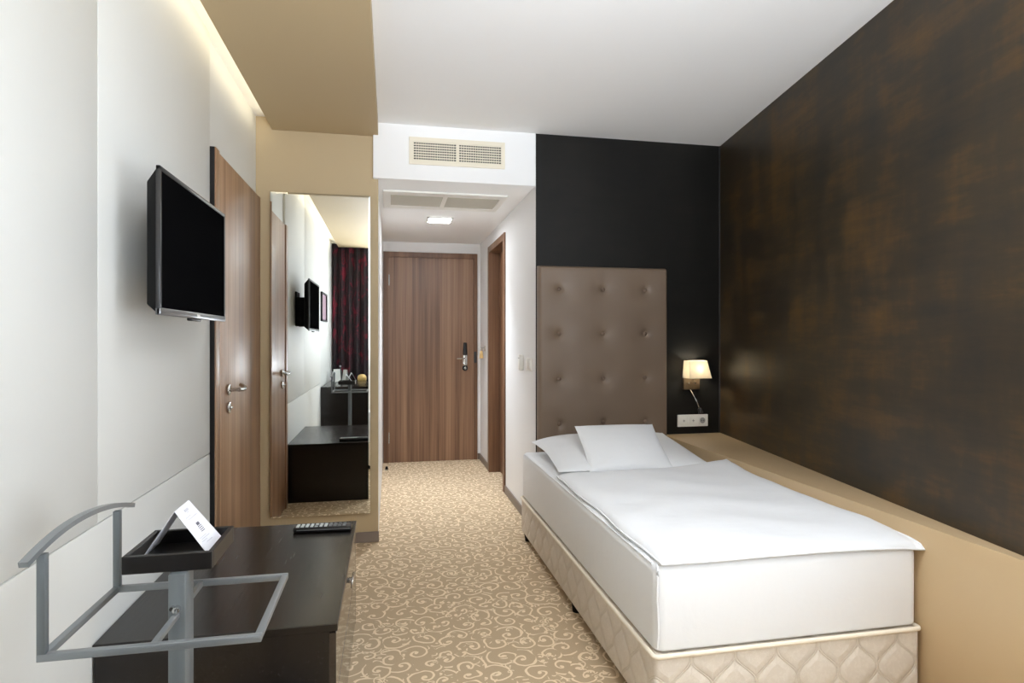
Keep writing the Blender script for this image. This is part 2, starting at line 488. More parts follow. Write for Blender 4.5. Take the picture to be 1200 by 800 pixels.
# wall behind the camera with its window
w = MB()
bx0, bx1, bz0, bz1 = -0.24, 1.70, 0.75, 2.14
w.box(-0.9, bx0, YB - 0.2, YB, 0, ZC + 0.02); w.box(bx1, XW + 0.2, YB - 0.2, YB, 0, ZC + 0.02)
w.box(bx0, bx1, YB - 0.2, YB, 0, bz0); w.box(bx0, bx1, YB - 0.2, YB, bz1, ZC + 0.02)
struct('wall_near', w, 'white_paint')

def window(name, horizontal, a0, a1, z0, z1, plane):
    r = struct_root(name, (plane, (a0 + a1) / 2, z0) if not horizontal else ((a0 + a1) / 2, plane, z0))
    f = MB(); p = MB(); sl = MB()
    t = 0.055
    def bx(m, u0, u1, d0, d1, zz0, zz1, bev=0.004):
        if horizontal: m.box(u0, u1, plane + d0, plane + d1, zz0, zz1, bev)
        else: m.box(plane - d1, plane - d0, u0, u1, zz0, zz1, bev)
    mid = (a0 + a1) / 2
    for u0, u1 in ((a0, a0 + t), (a1 - t, a1), (mid - t / 2, mid + t / 2)): bx(f, u0, u1, -0.04, 0.03, z0, z1)
    for zz0, zz1 in ((z0, z0 + t), (z1 - t, z1)): bx(f, a0, a1, -0.04, 0.03, zz0, zz1)
    bx(p, a0 + t, a1 - t, -0.008, 0.0, z0 + t, z1 - t, 0.0)
    obj('window_frame', f, 'white_plastic', r); obj('window_pane', p, 'glass', r)
    return r
window('window_1', True, bx0, bx1, bz0, bz1, YB - 0.08)
window('added_side_window', False, wy0, wy1, wz0, wz1, XW + 0.08)  # unseen window, added as an opening for the side light

# baseboards
struct('baseboard_mirror_wall', MB().box(-0.735, XS + 0.004, YM - 0.012, YM, 0, 0.062, 0.002, 1), 'baseboard')
struct('baseboard_corridor_right', MB().box(XC - 0.012, XC, YH + 0.01, 4.765, 0, 0.062, 0.002, 1).box(XC - 0.012, XC, 5.615, YD, 0, 0.062, 0.002, 1), 'baseboard')
struct('baseboard_corridor_end', MB().box(0.882, XC - 0.012, YD - 0.012, YD, 0, 0.062, 0.002, 1), 'baseboard')

# ------------------------------------------------------------------ doors
# entry door at the end of the corridor
d1 = struct_root('door_1', (0.41, YD, 0))
f = MB()
f.box(-0.065, -0.010, YD - 0.016, YD + 0.10, 0, 2.105, 0.002, 1)
f.box(0.843, 0.879, YD - 0.016, YD + 0.10, 0, 2.105, 0.002, 1)
f.box(-0.0645, 0.8785, YD - 0.0155, YD + 0.10, 2.052, 2.1045, 0.002, 1)
obj('door_frame', f, 'walnut_dark', d1)
obj('door_leaf', MB().box(-0.0095, 0.8425, YD - 0.008, YD + 0.034, 0.001, 2.0515, 0.0015, 1), 'walnut', d1)
lk = obj('door_lock', MB().hexa([(0.727, YD - 0.008, 1.07), (0.777, YD - 0.008, 1.07), (0.773, YD - 0.034, 1.075), (0.731, YD - 0.034, 1.075)],
                               [(0.733, YD - 0.008, 1.20), (0.771, YD - 0.008, 1.20), (0.766, YD - 0.022, 1.195), (0.738, YD - 0.022, 1.195)], 0.006), 'black_plastic', d1)
obj('lock_plate', MB().box(0.730, 0.774, YD - 0.020, YD - 0.008, 0.985, 1.07, 0.004).cyl((0.752, YD - 0.016, 0.985), (0, 1, 0), 0.022, 0.016, 24, bev=0.002), 'chrome', d1)
hb = MB(); hb.cyl((0.752, YD - 0.032, 1.035), (0, 1, 0), 0.009, 0.03)
hb.tube([(0.752, YD - 0.047, 1.035), (0.72, YD - 0.049, 1.035), (0.665, YD - 0.046, 1.033)], 0.008)
obj('door_handle', hb, 'chrome', d1)
obj('key_cylinder', MB().tube([(0.752 + 0.021 * math.cos(a), YD - 0.014, 0.938 + 0.021 * math.sin(a)) for a in [k * 2 * PI / 24 for k in range(24)]], 0.009, 8, True), 'black_plastic', d1)
obj('keyhole', MB().cyl((0.752, YD - 0.014, 0.938), (0, 1, 0), 0.012, 0.014, 20).box(0.748, 0.758, YD - 0.024, YD - 0.014, 0.925, 0.955, 0.002), 'chrome', d1)
obj('strike_plate', MB().box(0.843, 0.870, YD - 0.019, YD - 0.015, 0.99, 1.105, 0.001, 1), 'dark_bezel', d1)
obj('door_hinge', MB().cyl((-0.008, YD - 0.018, 1.82), (0, 0, 1), 0.007, 0.11, 12).cyl((-0.008, YD - 0.018, 0.25), (0, 0, 1), 0.007, 0.11, 12), 'chrome', d1)

# bathroom doorway on the right side of the corridor
d2 = struct_root('door_2', (XC, 5.19, 0))
f = MB()
f.box(XC - 0.014, XC + 0.125, 4.775, 4.84, 0, 2.09, 0.002, 1)
f.box(XC - 0.014, XC + 0.125, 5.535, 5.605, 0, 2.09, 0.002, 1)
f.box(XC - 0.0135, XC + 0.125, 4.7755, 5.6045, 2.03, 2.0895, 0.002, 1)
obj('door_frame', f, 'walnut_dark', d2)
obj('door_leaf', MB().box(XC + 0.088, XC + 0.126, 4.84, 5.535, 0.006, 2.03, 0.002, 1), 'walnut_dark', d2)
obj('door_handle', MB().cyl((XC + 0.085, 4.93, 1.0), (1, 0, 0), 0.025, 0.012).tube([(XC + 0.06, 4.93, 1.0), (XC + 0.05, 4.95, 1.0), (XC + 0.05, 5.05, 1.0)], 0.009), 'chrome', d2)

# walnut door in the left wall
d3 = struct_root('door_3', (XL, 3.3, 0))
f = MB()
f.box(-0.80, -0.737, 2.815, 2.880, 0, 2.062, 0.003, 2)
f.box(-0.80, -0.745, 3.742, 3.778, 0, 2.062, 0.003, 2)
obj('door_frame', f, 'walnut_gloss', d3)
obj('door_leaf', MB().box(-0.80, -0.745, 2.889, 3.742, 0.006, 2.0605, 0.004, 2), 'walnut_gloss', d3)
obj('gap_shade_strip', MB().box(-0.80, -0.741, 2.8085, 2.8148, 0.002, 2.060).box(-0.79, -0.757, 2.8805, 2.8885, 0.002, 2.058), 'gap_shade', d3)  # thin dark strips put in for the shaded gaps beside the frame
hb = MB()
hb.cyl((-0.737, 3.035, 0.995), (1, 0, 0), 0.026, 0.010, 28, bev=0.002)
hb.cyl((-0.712, 3.035, 0.995), (1, 0, 0), 0.009, 0.05, 16)
hb.tube([(-0.692, 3.026, 0.995), (-0.690, 3.06, 0.994), (-0.690, 3.13, 0.992), (-0.697, 3.165, 0.998), (-0.720, 3.185, 1.008)], 0.0095, 12)
obj('door_handle', hb, 'chrome', d3)
kc = MB(); kc.cyl((-0.737, 3.035, 0.912), (1, 0, 0), 0.026, 0.010, 28, bev=0.002); kc.box(-0.735, -0.722, 3.020, 3.046, 0.906, 0.918, 0.003)
obj('keyhole_rosette', kc, 'chrome', d3)

# door stop on the corridor carpet
ds = thing('door_stop', 'small dark door stop on the carpet by the entry door', 'door stop', (-0.03, 5.81, 0))
obj('base', MB().cyl((-0.03, 5.81, 0.006), (0, 0, 1), 0.018, 0.012, 20), 'chrome', ds)
obj('rubber_cap', MB().cyl((-0.03, 5.81, 0.024), (0, 0, 1), 0.013, 0.026, 20, 0.011, 0.003), 'black_matte', ds)

# ------------------------------------------------------------------ cove light
cl = thing('cove_light', 'warm light strip hidden in the ceiling cove above the white panelled wall', 'light strip', (-0.70, 1.4, 2.50))
obj('light_strip', MB().box(-0.6865, -0.6805, -0.85, 3.70, 2.485, 2.515), 'led', cl)
obj('strip_holder', MB().box(-0.6808, -0.6795, -0.86, 3.72, 2.478, 2.522), 'white_plastic', cl)

# ------------------------------------------------------------------ wall mirror
mr = thing('wall_mirror', 'tall frameless mirror with a polished edge on the beige wall beside the walnut door', 'mirror', (-0.405, YM, 0.18))
mx0, mx1, mz0, mz1 = -0.688, -0.117, 0.181, 2.095
mb = MB()
b = bmesh.new()
yo, yi, bw = YM - 0.024, YM - 0.0265, 0.010
O = [b.verts.new((x, yo, z)) for x, z in ((mx0, mz0), (mx1, mz0), (mx1, mz1), (mx0, mz1))]
I = [b.verts.new((x, yi, z)) for x, z in ((mx0 + bw, mz0 + bw), (mx1 - bw, mz0 + bw), (mx1 - bw, mz1 - bw), (mx0 + bw, mz1 - bw))]
K = [b.verts.new((x, YM - 0.019, z)) for x, z in ((mx0, mz0), (mx1, mz0), (mx1, mz1), (mx0, mz1))]
b.faces.new(I); b.faces.new(K[::-1])
for i in range(4):
    j = (i + 1) % 4
    b.faces.new((O[i], O[j], I[j], I[i])); b.faces.new((K[i], K[j], O[j], O[i]))
bmesh.ops.recalc_face_normals(b, faces=b.faces)
mb._merge(b)
obj('mirror_glass', mb, 'mirror', mr, smooth=False)
obj('backing_board', MB().box(mx0 + 0.004, mx1 - 0.004, YM - 0.019, YM - 0.0005, mz0 + 0.004, mz1 - 0.004), 'mirror_back', mr)

# ------------------------------------------------------------------ television
tx = -0.622
ty0, ty1, tz0, tz1 = 1.832, 2.508, 1.298, 1.712
tv = thing('wall_mounted_tv', 'black flat screen television on a bracket on the white panelled wall', 'television', (XL, 2.17, 1.5))
body = MB()
body.hexa([(tx - 0.045, ty0 + 0.03, tz0 + 0.03), (tx - 0.045, ty1 - 0.03, tz0 + 0.03), (tx - 0.045, ty1 - 0.03, tz1 - 0.04), (tx - 0.045, ty0 + 0.03, tz1 - 0.04)],
          [(tx - 0.006, ty0 + 0.001, tz0 + 0.001), (tx - 0.006, ty1 - 0.001, tz0 + 0.001), (tx - 0.006, ty1 - 0.001, tz1 - 0.001), (tx - 0.006, ty0 + 0.001, tz1 - 0.001)], 0.004)
obj('body', body, 'black_matte', tv)
bz = MB()
bz.box(tx - 0.012, tx, ty0, ty0 + 0.012, tz0, tz1, 0.003)
bz.box(tx - 0.012, tx, ty1 - 0.012, ty1, tz0, tz1, 0.003)
bz.box(tx - 0.012, tx, ty0, ty1, tz1 - 0.014, tz1, 0.003)
obj('bezel', bz, 'dark_bezel', tv)
bb = obj('lower_bezel', MB().box(tx - 0.013, tx + 0.001, ty0, ty1, tz0, tz0 + 0.020, 0.003), 'silver_bezel', tv)
bb['label'] = 'silver lower edge of the screen surround'
obj('logo', MB().box(tx + 0.001, tx + 0.0018, 2.155, 2.185, tz0 + 0.006, tz0 + 0.014), 'white_plastic', tv)
obj('screen', MB().box(tx - 0.009, tx - 0.002, ty0 + 0.010, ty1 - 0.010, tz0 + 0.018, tz1 - 0.012), 'screen', tv)
obj('sensor_bump', MB().box(tx - 0.02, tx - 0.004, 2.12, 2.22, tz0 - 0.008, tz0 + 0.002, 0.003), 'black_plastic', tv)
br = MB()
br.box(XL, XL + 0.012, 2.15, 2.33, 1.34, 1.62, 0.002, 1)
br.box(XL + 0.01, tx - 0.043, 2.17, 2.20, 1.335, 1.57, 0.004)
br.box(-0.700, tx - 0.043, 1.965, 1.985, 1.335, 1.44, 0.004)
br.box(XL + 0.01, tx - 0.043, 2.355, 2.385, 1.335, 1.57, 0.004)
br.box(XL + 0.008, XL + 0.03, 2.16, 2.39, 1.47, 1.51, 0.002)
br.box(-0.702, -0.69, 1.97, 2.39, 1.38, 1.41, 0.002)
obj('wall_bracket', br, 'black_matte', tv)

# ------------------------------------------------------------------ low cabinet
cx0, cx1, cy0, cy1, cz = XL + 0.002, -0.143, 1.748, 2.725, 0.440
cb = thing('low_cabinet', 'low dark wenge cabinet under the television against the white wall', 'cabinet', (-0.45, 2.23, 0))
obj('top', MB().box(cx0, cx1, cy0, cy1, cz - 0.022, cz, 0.002, 1), 'wenge', cb)
cs = MB()
cs.box(cx0 + 0.004, cx1 - 0.022, cy0 + 0.004, cy0 + 0.024, 0, cz - 0.022)
cs.box(cx0 + 0.004, cx1 - 0.004, cy1 - 0.022, cy1 - 0.001, 0, cz - 0.022)
cs.box(cx0 + 0.004, cx1 - 0.022, cy0 + 0.02, cy1 - 0.02, 0.01, 0.05)
cs.box(cx0 + 0.004, cx0 + 0.02, cy0 + 0.02, cy1 - 0.02, 0.01, cz - 0.022)
obj('body', cs, 'wenge', cb)
dw0 = MB().box(cx1 - 0.024, cx1 - 0.004, cy0 + 0.003, cy1 - 0.024, 0.232, cz - 0.026, 0.0015, 1)
dr = obj('drawer', dw0, 'wenge_gloss', cb)
obj('handle', MB().box(cx1 - 0.004, cx1 + 0.016, 2.24, 2.262, 0.357, 0.372, 0.003).box(cx1 + 0.008, cx1 + 0.016, 2.20, 2.30, 0.353, 0.376, 0.003), 'chrome', dr)
dr2 = obj('drawer', MB().box(cx1 - 0.024, cx1 - 0.004, cy0 + 0.003, cy1 - 0.024, 0.008, 0.228, 0.0015, 1), 'wenge_gloss', cb)

# remote control
rc = thing('remote_control', 'black remote control lying on the far end of the low cabinet', 'remote control', (-0.27, 2.61, cz))
T = Matrix.Translation((-0.272, 2.612, cz)) @ Matrix.Rotation(math.radians(-3), 4, 'Z')
body = MB().box(-0.115, 0.115, -0.025, 0.025, 0.001, 0.021, 0.006, 3, mat=T)
obj('body', body, 'black_plastic', rc)
obj('side_trim', MB().box(-0.10, 0.113, -0.0262, -0.0245, 0.009, 0.0125, 0.0005, 1, mat=T), 'silver_bezel', rc)
for i in range(11):
    for j in range(3):
        x = -0.098 + i * 0.0185; y = -0.0145 + j * 0.0145
        if i in (4, 9) and j == 1: continue
        pale = i < 7
        obj('button', MB().box(x - 0.006, x + 0.006, y - 0.0042, y + 0.0042, 0.0205, 0.0245, 0.0015, 2, mat=T), 'light_key' if pale else 'grey_key', rc)

# ------------------------------------------------------------------ valet stand
vs = thing('valet_stand', 'silver grey metal valet stand with trouser frame and curved jacket bar', 'valet stand', (-0.392, 1.265, 0))
zf = 0.714
obj('post', MB().box(-0.4075, -0.377, 1.238, 1.289, 0.012, 0.789, 0.003, 2), 'steel_paint', vs)
obj('base', MB().box(-0.55, -0.235, 1.13, 1.40, 0.0, 0.012, 0.004, 2), 'steel_paint', vs)
t = 0.0125
fr = MB()
fx0, fx1, fy0, fy1 = -0.554, -0.224, 1.116, 1.390
fr.box(fx0 - t / 2, fx1 + t / 2, fy0 - t / 2, fy0 + t / 2, zf - t / 2, zf + t / 2, 0.0015, 2)
fr.box(fx0 - t / 2, fx1 + t / 2, fy1 - t / 2, fy1 + t / 2, zf - t / 2, zf + t / 2, 0.0015, 2)
fr.box(fx0 - t / 2, fx0 + t / 2, fy0, fy1, zf - t / 2 + 0.0005, zf + t / 2 - 0.0005, 0.0015, 2)
fr.box(fx1 - t / 2, fx1 + t / 2, fy0, fy1, zf - t / 2 + 0.0005, zf + t / 2 - 0.0005, 0.0015, 2)
obj('trouser_frame', fr, 'steel_light', vs)
obj('crossbar', MB().box(-0.392 - 0.005, -0.392 + 0.005, fy0, fy1, zf - 0.006, zf + 0.0045, 0.0015, 2), 'steel_light', vs)
obj('screw', MB().cyl((-0.3905, 1.232, zf + 0.012), (0, 1, 0), 0.006, 0.014, 16, bev=0.001).cyl((-0.3985, 1.234, zf + 0.014), (0, 1, 0), 0.004, 0.01, 12), 'chrome', vs)
for y in (1.117, 1.393):
    obj('upright', MB().box(fx0 - 0.0065, fx0 + 0.0065, y - 0.0065, y + 0.0065, zf, 0.882 if y < 1.2 else 0.875, 0.0015, 2), 'steel_paint', vs)
ap = []
for k in range(25):
    s_ = k / 24.0
    y = 1.064 + s_ * (1.463 - 1.064)
    q = (y - 1.225) / 0.20
    ap.append((fx0, y, 0.9055 - 0.0270 * abs(q) ** 2.0 if y > 1.225 else 0.9055 - 0.036 * abs(q) ** 2.0))
obj('jacket_bar', MB().sweep(ap, [(-0.007, -0.0045), (0.007, -0.0045), (0.007, 0.0045), (-0.007, 0.0045)]), 'steel_light', vs)

# tray resting on the post
tr = thing('tray', 'small black square wooden tray on top of the valet stand post', 'tray', (-0.413, 1.335, 0.789))
tx0, tx1, ty0_, ty1_, tzb, tzt = -0.492, -0.334, 1.252, 1.418, 0.789, 0.8235
obj('base', MB().box(tx0 + 0.003, tx1 - 0.003, ty0_ + 0.003, ty1_ - 0.003, tzb, tzb + 0.007), 'tray', tr)
rm = MB()
wl = 0.0095
rm.box(tx0, tx1, ty0_, ty0_ + wl, tzb + 0.0005, tzt, 0.0015, 1); rm.box(tx0, tx1, ty1_ - wl, ty1_, tzb + 0.0005, tzt, 0.0015, 1)
rm.box(tx0, tx0 + wl, ty0_ + wl, ty1_ - wl, tzb + 0.0005, tzt, 0.0015, 1); rm.box(tx1 - wl, tx1, ty0_ + wl, ty1_ - wl, tzb + 0.0005, tzt, 0.0015, 1)
obj('rim', rm, 'tray', tr)

# folded card standing in the tray
def tent_card(name, label, ridge0, ridge1, footR0, footR1, footL0, footL1, th, cat='card', group=None):
    c0 = Vector(ridge0); root = thing(name, label, cat, (c0.x, c0.y, footR0[2]), group)
    def sheet(a, b_, c, d):
        a, b_, c, d = map(Vector, (a, b_, c, d)); n = (b_ - a).cross(d - a).normalized() * th
        return MB().hexa([a, b_, c, d], [a + n, b_ + n, c + n, d + n])
    obj('front_panel', sheet(ridge0, footR0, footR1, ridge1), 'paper', root, smooth=False)
    obj('back_panel', sheet(ridge1, footL1, footL0, ridge0), 'paper', root, smooth=False)
    return root
R0, R1 = Vector((-0.4215, 1.318, 0.8855)), Vector((-0.4205, 1.402, 0.8870))
FR0, FR1 = Vector((-0.3565, 1.308, 0.7985)), Vector((-0.3470, 1.396, 0.7985))
FL0, FL1 = Vector((-0.4790, 1.310, 0.7975)), Vector((-0.4790, 1.402, 0.7975))
tc_ = tent_card('tent_card', 'white folded tent card with small grey print standing in the black tray', R0, R1, FR0, FR1, FL0, FL1, 0.0006)
def on_card(u0, u1, v0, v1, lift=0.0022):
    """quad on the front panel; u across (near->far), v down from the ridge"""
    n = (FR0 - R0).cross(R1 - R0).normalized()
    if n.x < 0: n = -n
    P = lambda u, v: (R0.lerp(R1, u)).lerp(FR0.lerp(FR1, u), v)
    a, b_, c, d = P(u0, v0), P(u1, v0), P(u1, v1), P(u0, v1)
    return MB().hexa([a + n * 0.0003, b_ + n * 0.0003, c + n * 0.0003, d + n * 0.0003], [a + n * lift, b_ + n * lift, c + n * lift, d + n * lift])
pr = on_card(0.42, 0.58, 0.40, 0.46)
for k in range(4):
    pr._merge(on_card(0.40, 0.60, 0.475 + k * 0.035, 0.49 + k * 0.035).bm)
fp = [o for o in tc_.children if o.name.startswith('front_panel')][0]
obj('printed_text', pr, 'ink', fp, smooth=False)
obj('printed_emblem', on_card(0.40, 0.62, 0.08, 0.13)._merge(on_card(0.45, 0.56, 0.145, 0.157).bm), 'ink_pale', fp, smooth=False)
for rows in (((0.22, 0.2, 0.5), (0.27, 0.25, 0.8)), ((0.665, 0.15, 0.5), (0.70, 0.18, 0.62), (0.74, 0.15, 0.4), (0.79, 0.3, 0.6))):
    pl_ = MB()
    for v0, u0, u1 in rows: pl_._merge(on_card(u0, u1, v0, v0 + 0.012).bm)
    obj('faint_text', pl_, 'ink_pale', fp, smooth=False)

# ------------------------------------------------------------------ bed
bx_0, bx_1, by_0, by_1 = 0.800, 1.762, 1.742, 3.678
bed = thing('bed_base', 'cream quilted box spring base with black feet under the white mattress', 'bed', (1.28, 2.7, 0))
obj('divan_body', MB().box(bx_0, bx_1, by_0, by_1, 0.040, 0.252, 0.014, 4), 'quilt', bed)
def perimeter(x0, x1, y0, y1, z, r, n=6):
    pts = []
    for cx, cy, a0 in ((x1 - r, y1 - r, 0), (x0 + r, y1 - r, 90), (x0 + r, y0 + r, 180), (x1 - r, y0 + r, 270)):
        for k in range(n + 1):
            a = math.radians(a0 + 90 * k / n)
            pts.append((cx + r * math.cos(a), cy + r * math.sin(a), z))
    return pts
obj('edge_piping', MB().tube(perimeter(bx_0 - 0.002, bx_1 + 0.002, by_0 - 0.002, by_1, 0.251, 0.016), 0.0075, 10, True), 'cream_piping', bed)
for x in (0.832, 1.73):
    for y in (1.80, 2.63, 3.61):
        obj('foot', MB().cyl((x, y, 0.022), (0, 0, 1), 0.022, 0.044, 20, 0.028), 'black_matte', bed)

mt = thing('mattress', 'thick mattress in a white fitted sheet on the cream bed base', 'mattress', (1.28, 2.7, 0.258))
def mattress_mesh():
    x0, x1, y0, y1, z0, z1 = 0.806, 1.763, 1.747, 3.686, 0.2588, 0.530
    b = bmesh.new(); bmesh.ops.create_cube(b, size=1.0)
    for v in b.verts:
        v.co = Vector(((x0 + x1) / 2 + v.co.x * (x1 - x0), (y0 + y1) / 2 + v.co.y * (y1 - y0), (z0 + z1) / 2 + v.co.z * (z1 - z0)))
    top = [e for e in b.edges if all(v.co.z > 0.5 for v in e.verts)]
    ver = [e for e in b.edges if abs(e.verts[0].co.z - e.verts[1].co.z) > 0.1]
    bmesh.ops.bevel(b, geom=top + ver, offset=0.032, segments=5, profile=0.5, affect='EDGES')
    bot = [e for e in b.edges if all(v.co.z < 0.262 for v in e.verts)]
    bmesh.ops.bevel(b, geom=bot, offset=0.012, segments=3, profile=0.5, affect='EDGES')
    m = MB(); m._merge(b); return m
obj('sheet_cover', mattress_mesh(), 'cotton', mt)
sp = []
for k in range(16):
    s_ = k / 15.0; z = 0.272 + s_ * (0.512 - 0.272)
    sp.append((0.812 + 0.002 * math.sin(s_ * 7), 1.7515 - 0.004 * math.sin(s_ * PI), z))
sp.append((0.818, 1.765, 0.522)); sp.append((0.83, 1.79, 0.531))
ed = [(0.8125, 1.79 + k * (3.64 - 1.79) / 20.0, 0.5215 + 0.001 * math.sin(k * 1.7)) for k in range(21)]
obj('top_seam', MB().tube(ed, 0.0028, 8), 'cotton', mt)
obj('corner_seam', MB().tube(sp, 0.0035, 8), 'cotton', mt)

# duvet
dx0, dx1, dy0, dy1 = 0.824, 1.772, 1.744, 2.968
def edge_right(v):
    y = dy0 + v * (dy1 - dy0)
    tab = [(1.738, 0.5140), (1.76, 0.533), (1.80, 0.541), (1.97, 0.549), (2.05, 0.546), (2.26, 0.5445), (2.49, 0.546), (2.77, 0.556), (2.93, 0.578), (2.985, 0.588)]
    for (a, za), (c, zc) in zip(tab, tab[1:]):
        if y <= c: return za + (zc - za) * (y - a) / (c - a)
    return tab[-1][1]
def hem(u, v):
    """height of the duvet border plane"""
    zr = edge_right(v)
    zl = 0.534 + 0.006 * v
    zf = 0.534 - 0.004 * math.sin(u * 9) * (0.3 + 0.7 * u)
    base = zl + (zr - zl) * max(0.0, (u - 0.55) / 0.45) ** 2.0
    if v < 0.1:
        k = v / 0.1
        zfr = zf + (0.514 - zf) * max(0, (u - 0.93) / 0.07) ** 2
        base = base * k + min(base, zfr) * (1 - k) if u < 0.999 else base
    return base
def dxy(u, v):
    x = dx0 + u * (dx1 - dx0); y = dy0 + v * (dy1 - dy0)
    x += 0.006 * math.sin(v * 14 + 1) * (1 - u) * (4 * v * (1 - v))
    y += -0.010 * max(0, (u - 0.93) / 0.07) * (1 - v)
    y += (0.018 * math.sin(u * 3.2 + 0.2) - 0.02 + 0.02 * u) * v
    return x, y
def puff(u, v):
    du = min(u, 1 - u) * (dx1 - dx0); dv = min(v, 1 - v) * (dy1 - dy0)
    e = 0.10
    a = min(du / e, 1.0); c = min(dv / e, 1.0)
    a = math.sqrt(max(0.0, 1 - (1 - a) ** 2)); c = math.sqrt(max(0.0, 1 - (1 - c) ** 2))
    return a * c
def d_top(u, v):
    x, y = dxy(u, v); p = puff(u, v)
    z = hem(u, v) + 0.028 * p + 0.003 * p * math.sin(x * 11 + y * 7) * math.sin(y * 9 - x * 3) + 0.0025 * p * math.sin(y * 23 + 2 * math.sin(x * 9))
    return Vector((x, y, z))
def d_bot(u, v):
    x, y = dxy(u, v); h = hem(u, v)
    p = puff(u, v)
    return Vector((x, y, h - 0.0005 - (h - 0.5335) * min(1, p * 1.2) if h > 0.5335 else h - 0.0005 + (0.5335 - h) * min(1, p * 4)))
dv = thing('duvet', 'white duvet spread flat over the mattress with a piped hem', 'duvet', (1.3, 2.35, 0.534))
obj('cover', MB().grid_solid(d_top, d_bot, 72, 96), 'cotton', dv, angle=60)
hp = []
for k in range(60): hp.append(d_top(k / 60.0, 0.0))
for k in range(70): hp.append(d_top(1.0, k / 70.0))
for k in range(60): hp.append(d_top(1 - k / 60.0, 1.0))
for k in range(70): hp.append(d_top(0.0, 1 - k / 70.0))
obj('hem_piping', MB().tube(hp, 0.0035, 8, True), 'cotton', dv, angle=60)

# pillows
def pillow_mesh(W, D, T, mat, pinch=0.05, nu=44, nv=36, wob=0.0, zmul=(1.0, 0.75), ph=0.0, droop=0.0):
    def pt(u, v, sgn):
        a, c = 2 * u - 1, 2 * v - 1
        x = a * W / 2 * (1 - pinch * (1 - c * c)); y = c * D / 2 * (1 - pinch * (1 - a * a))
        h = ((1 - a ** 2) * (1 - c ** 2))
        h = max(h, 0.0) ** 0.48
        z = sgn * T / 2 * h * (zmul[0] if sgn > 0 else zmul[1])
        if sgn > 0 and droop > 0: z -= 0.022 * math.exp(-((a + 0.06) / 0.5) ** 2 - ((c + 0.55) / 0.42) ** 2) * h
        z -= droop * max(0.0, -a) ** 3 * max(0.0, c)
        z += wob * math.sin(5 * a + 2 + ph) * math.sin(4 * c + 1 + ph) * h
        return mat @ Vector((x, y, z))
    return MB().grid_solid(lambda u, v: pt(u, v, 1), lambda u, v: pt(u, v, -1), nu, nv)
p1 = thing('pillow', 'large white pillow lying against the taupe headboard', 'pillow', (1.28, 3.32, 0.535))
Tm = Matrix.Translation((1.282, 3.310, 0.590)) @ Matrix.Rotation(math.radians(7.0), 4, 'X') @ Matrix.Rotation(math.radians(-1.0), 4, 'Z')
obj('pillowcase', pillow_mesh(0.86, 0.66, 0.110, Tm, 0.03, wob=0.006, droop=0.035), 'cotton', p1, angle=60)
p2 = thing('cushion', 'small white rectangular cushion leaning on the large pillow', 'cushion', (1.24, 3.0, 0.58))
Tm = Matrix.Translation((1.250, 3.132, 0.641)) @ Matrix.Rotation(math.radians(-2.0), 4, 'Z') @ Matrix.Rotation(math.radians(33.0), 4, 'X')
obj('cushion_cover', pillow_mesh(0.464, 0.362, 0.100, Tm, 0.035, wob=0.003, ph=1.0), 'cotton', p2, angle=60)

# headboard
hx0, hx1, hz0, hz1 = 0.916, 1.787, 0.0, 1.695
hb_ = thing('headboard', 'tall taupe button tufted leatherette headboard on the black wall', 'headboard', (1.35, 3.72, 0))
btn = [(x, z) for x in (1.052, 1.346, 1.633) for z in (1.549, 1.265, 0.979, 0.694)]
def hfront(u, v):
    x = hx0 + u * (hx1 - hx0); z = hz0 + v * (hz1 - hz0)
    d = 0.0
    ex = min(x - hx0, hx1 - x); ez = hz1 - z
    r = 0.022
    for e in (ex, ez):
        if e < r: d += r - math.sqrt(max(0, r * r - (r - e) ** 2))
    for bx, bz in btn:
        q = math.hypot(x - bx, z - bz)
        d += 0.015 * math.exp(-(q / 0.022) ** 2) + 0.009 * math.exp(-(q / 0.075) ** 2)
    return Vector((x, 3.690 + d, z))
def hback(u, v):
    p = hfront(u, v); return Vector((p.x, YH - 0.001, p.z))
us = 100; vs_ = 190
obj('upholstery', MB().grid_solid(hfront, hback, us, vs_), 'leather', hb_, angle=60)
for bx, bz in btn:
    obj('button', MB().ball((bx, 3.709, bz), 0.0135, 0.008, 0.0135, 20), 'leather_dark', hb_)

# ------------------------------------------------------------------ bedside wall lamp and socket strip
wl_ = thing('wall_lamp', 'lit reading lamp with a cream shade on the black wall beside the headboard', 'wall lamp', (1.985, YH, 0.95))
obj('back_plate', MB().box(1.918, 2.035, YH - 0.022, YH, 0.895, 1.03, 0.003, 2), 'bronze', wl_)
lo = [(1.912, 3.640), (2.072, 3.640), (2.072, 3.738), (1.912, 3.738)]
hi = [(1.922, 3.662), (2.050, 3.662), (2.050, 3.738), (1.922, 3.738)]
b = bmesh.new(); th = 0.0018
def ring(pts, z, ins):
    c = Vector((sum(p[0] for p in pts) / 4, sum(p[1] for p in pts) / 4))
    return [b.verts.new((p[0] + (ins if p[0] < c.x else -ins), p[1] + (ins if p[1] < c.y else -ins), z)) for p in pts]
a0 = ring(lo, 0.974, 0); a1 = ring(hi, 1.090, 0); c0 = ring(lo, 0.974, th); c1 = ring(hi, 1.090, th)
for i in range(4):
    j = (i + 1) % 4
    b.faces.new((a0[i], a0[j], a1[j], a1[i])); b.faces.new((c0[j], c0[i], c1[i], c1[j]))
    b.faces.new((a0[j], a0[i], c0[i], c0[j])); b.faces.new((a1[i], a1[j], c1[j], c1[i]))
bmesh.ops.recalc_face_normals(b, faces=b.faces)
sh = MB(); sh._merge(b)
obj('lamp_shade', sh, 'shade', wl_, smooth=False)
obj('bulb', MB().ball((1.995, 3.690, 1.03), 0.018, 0.018, 0.026, 16), 'bulb', wl_)
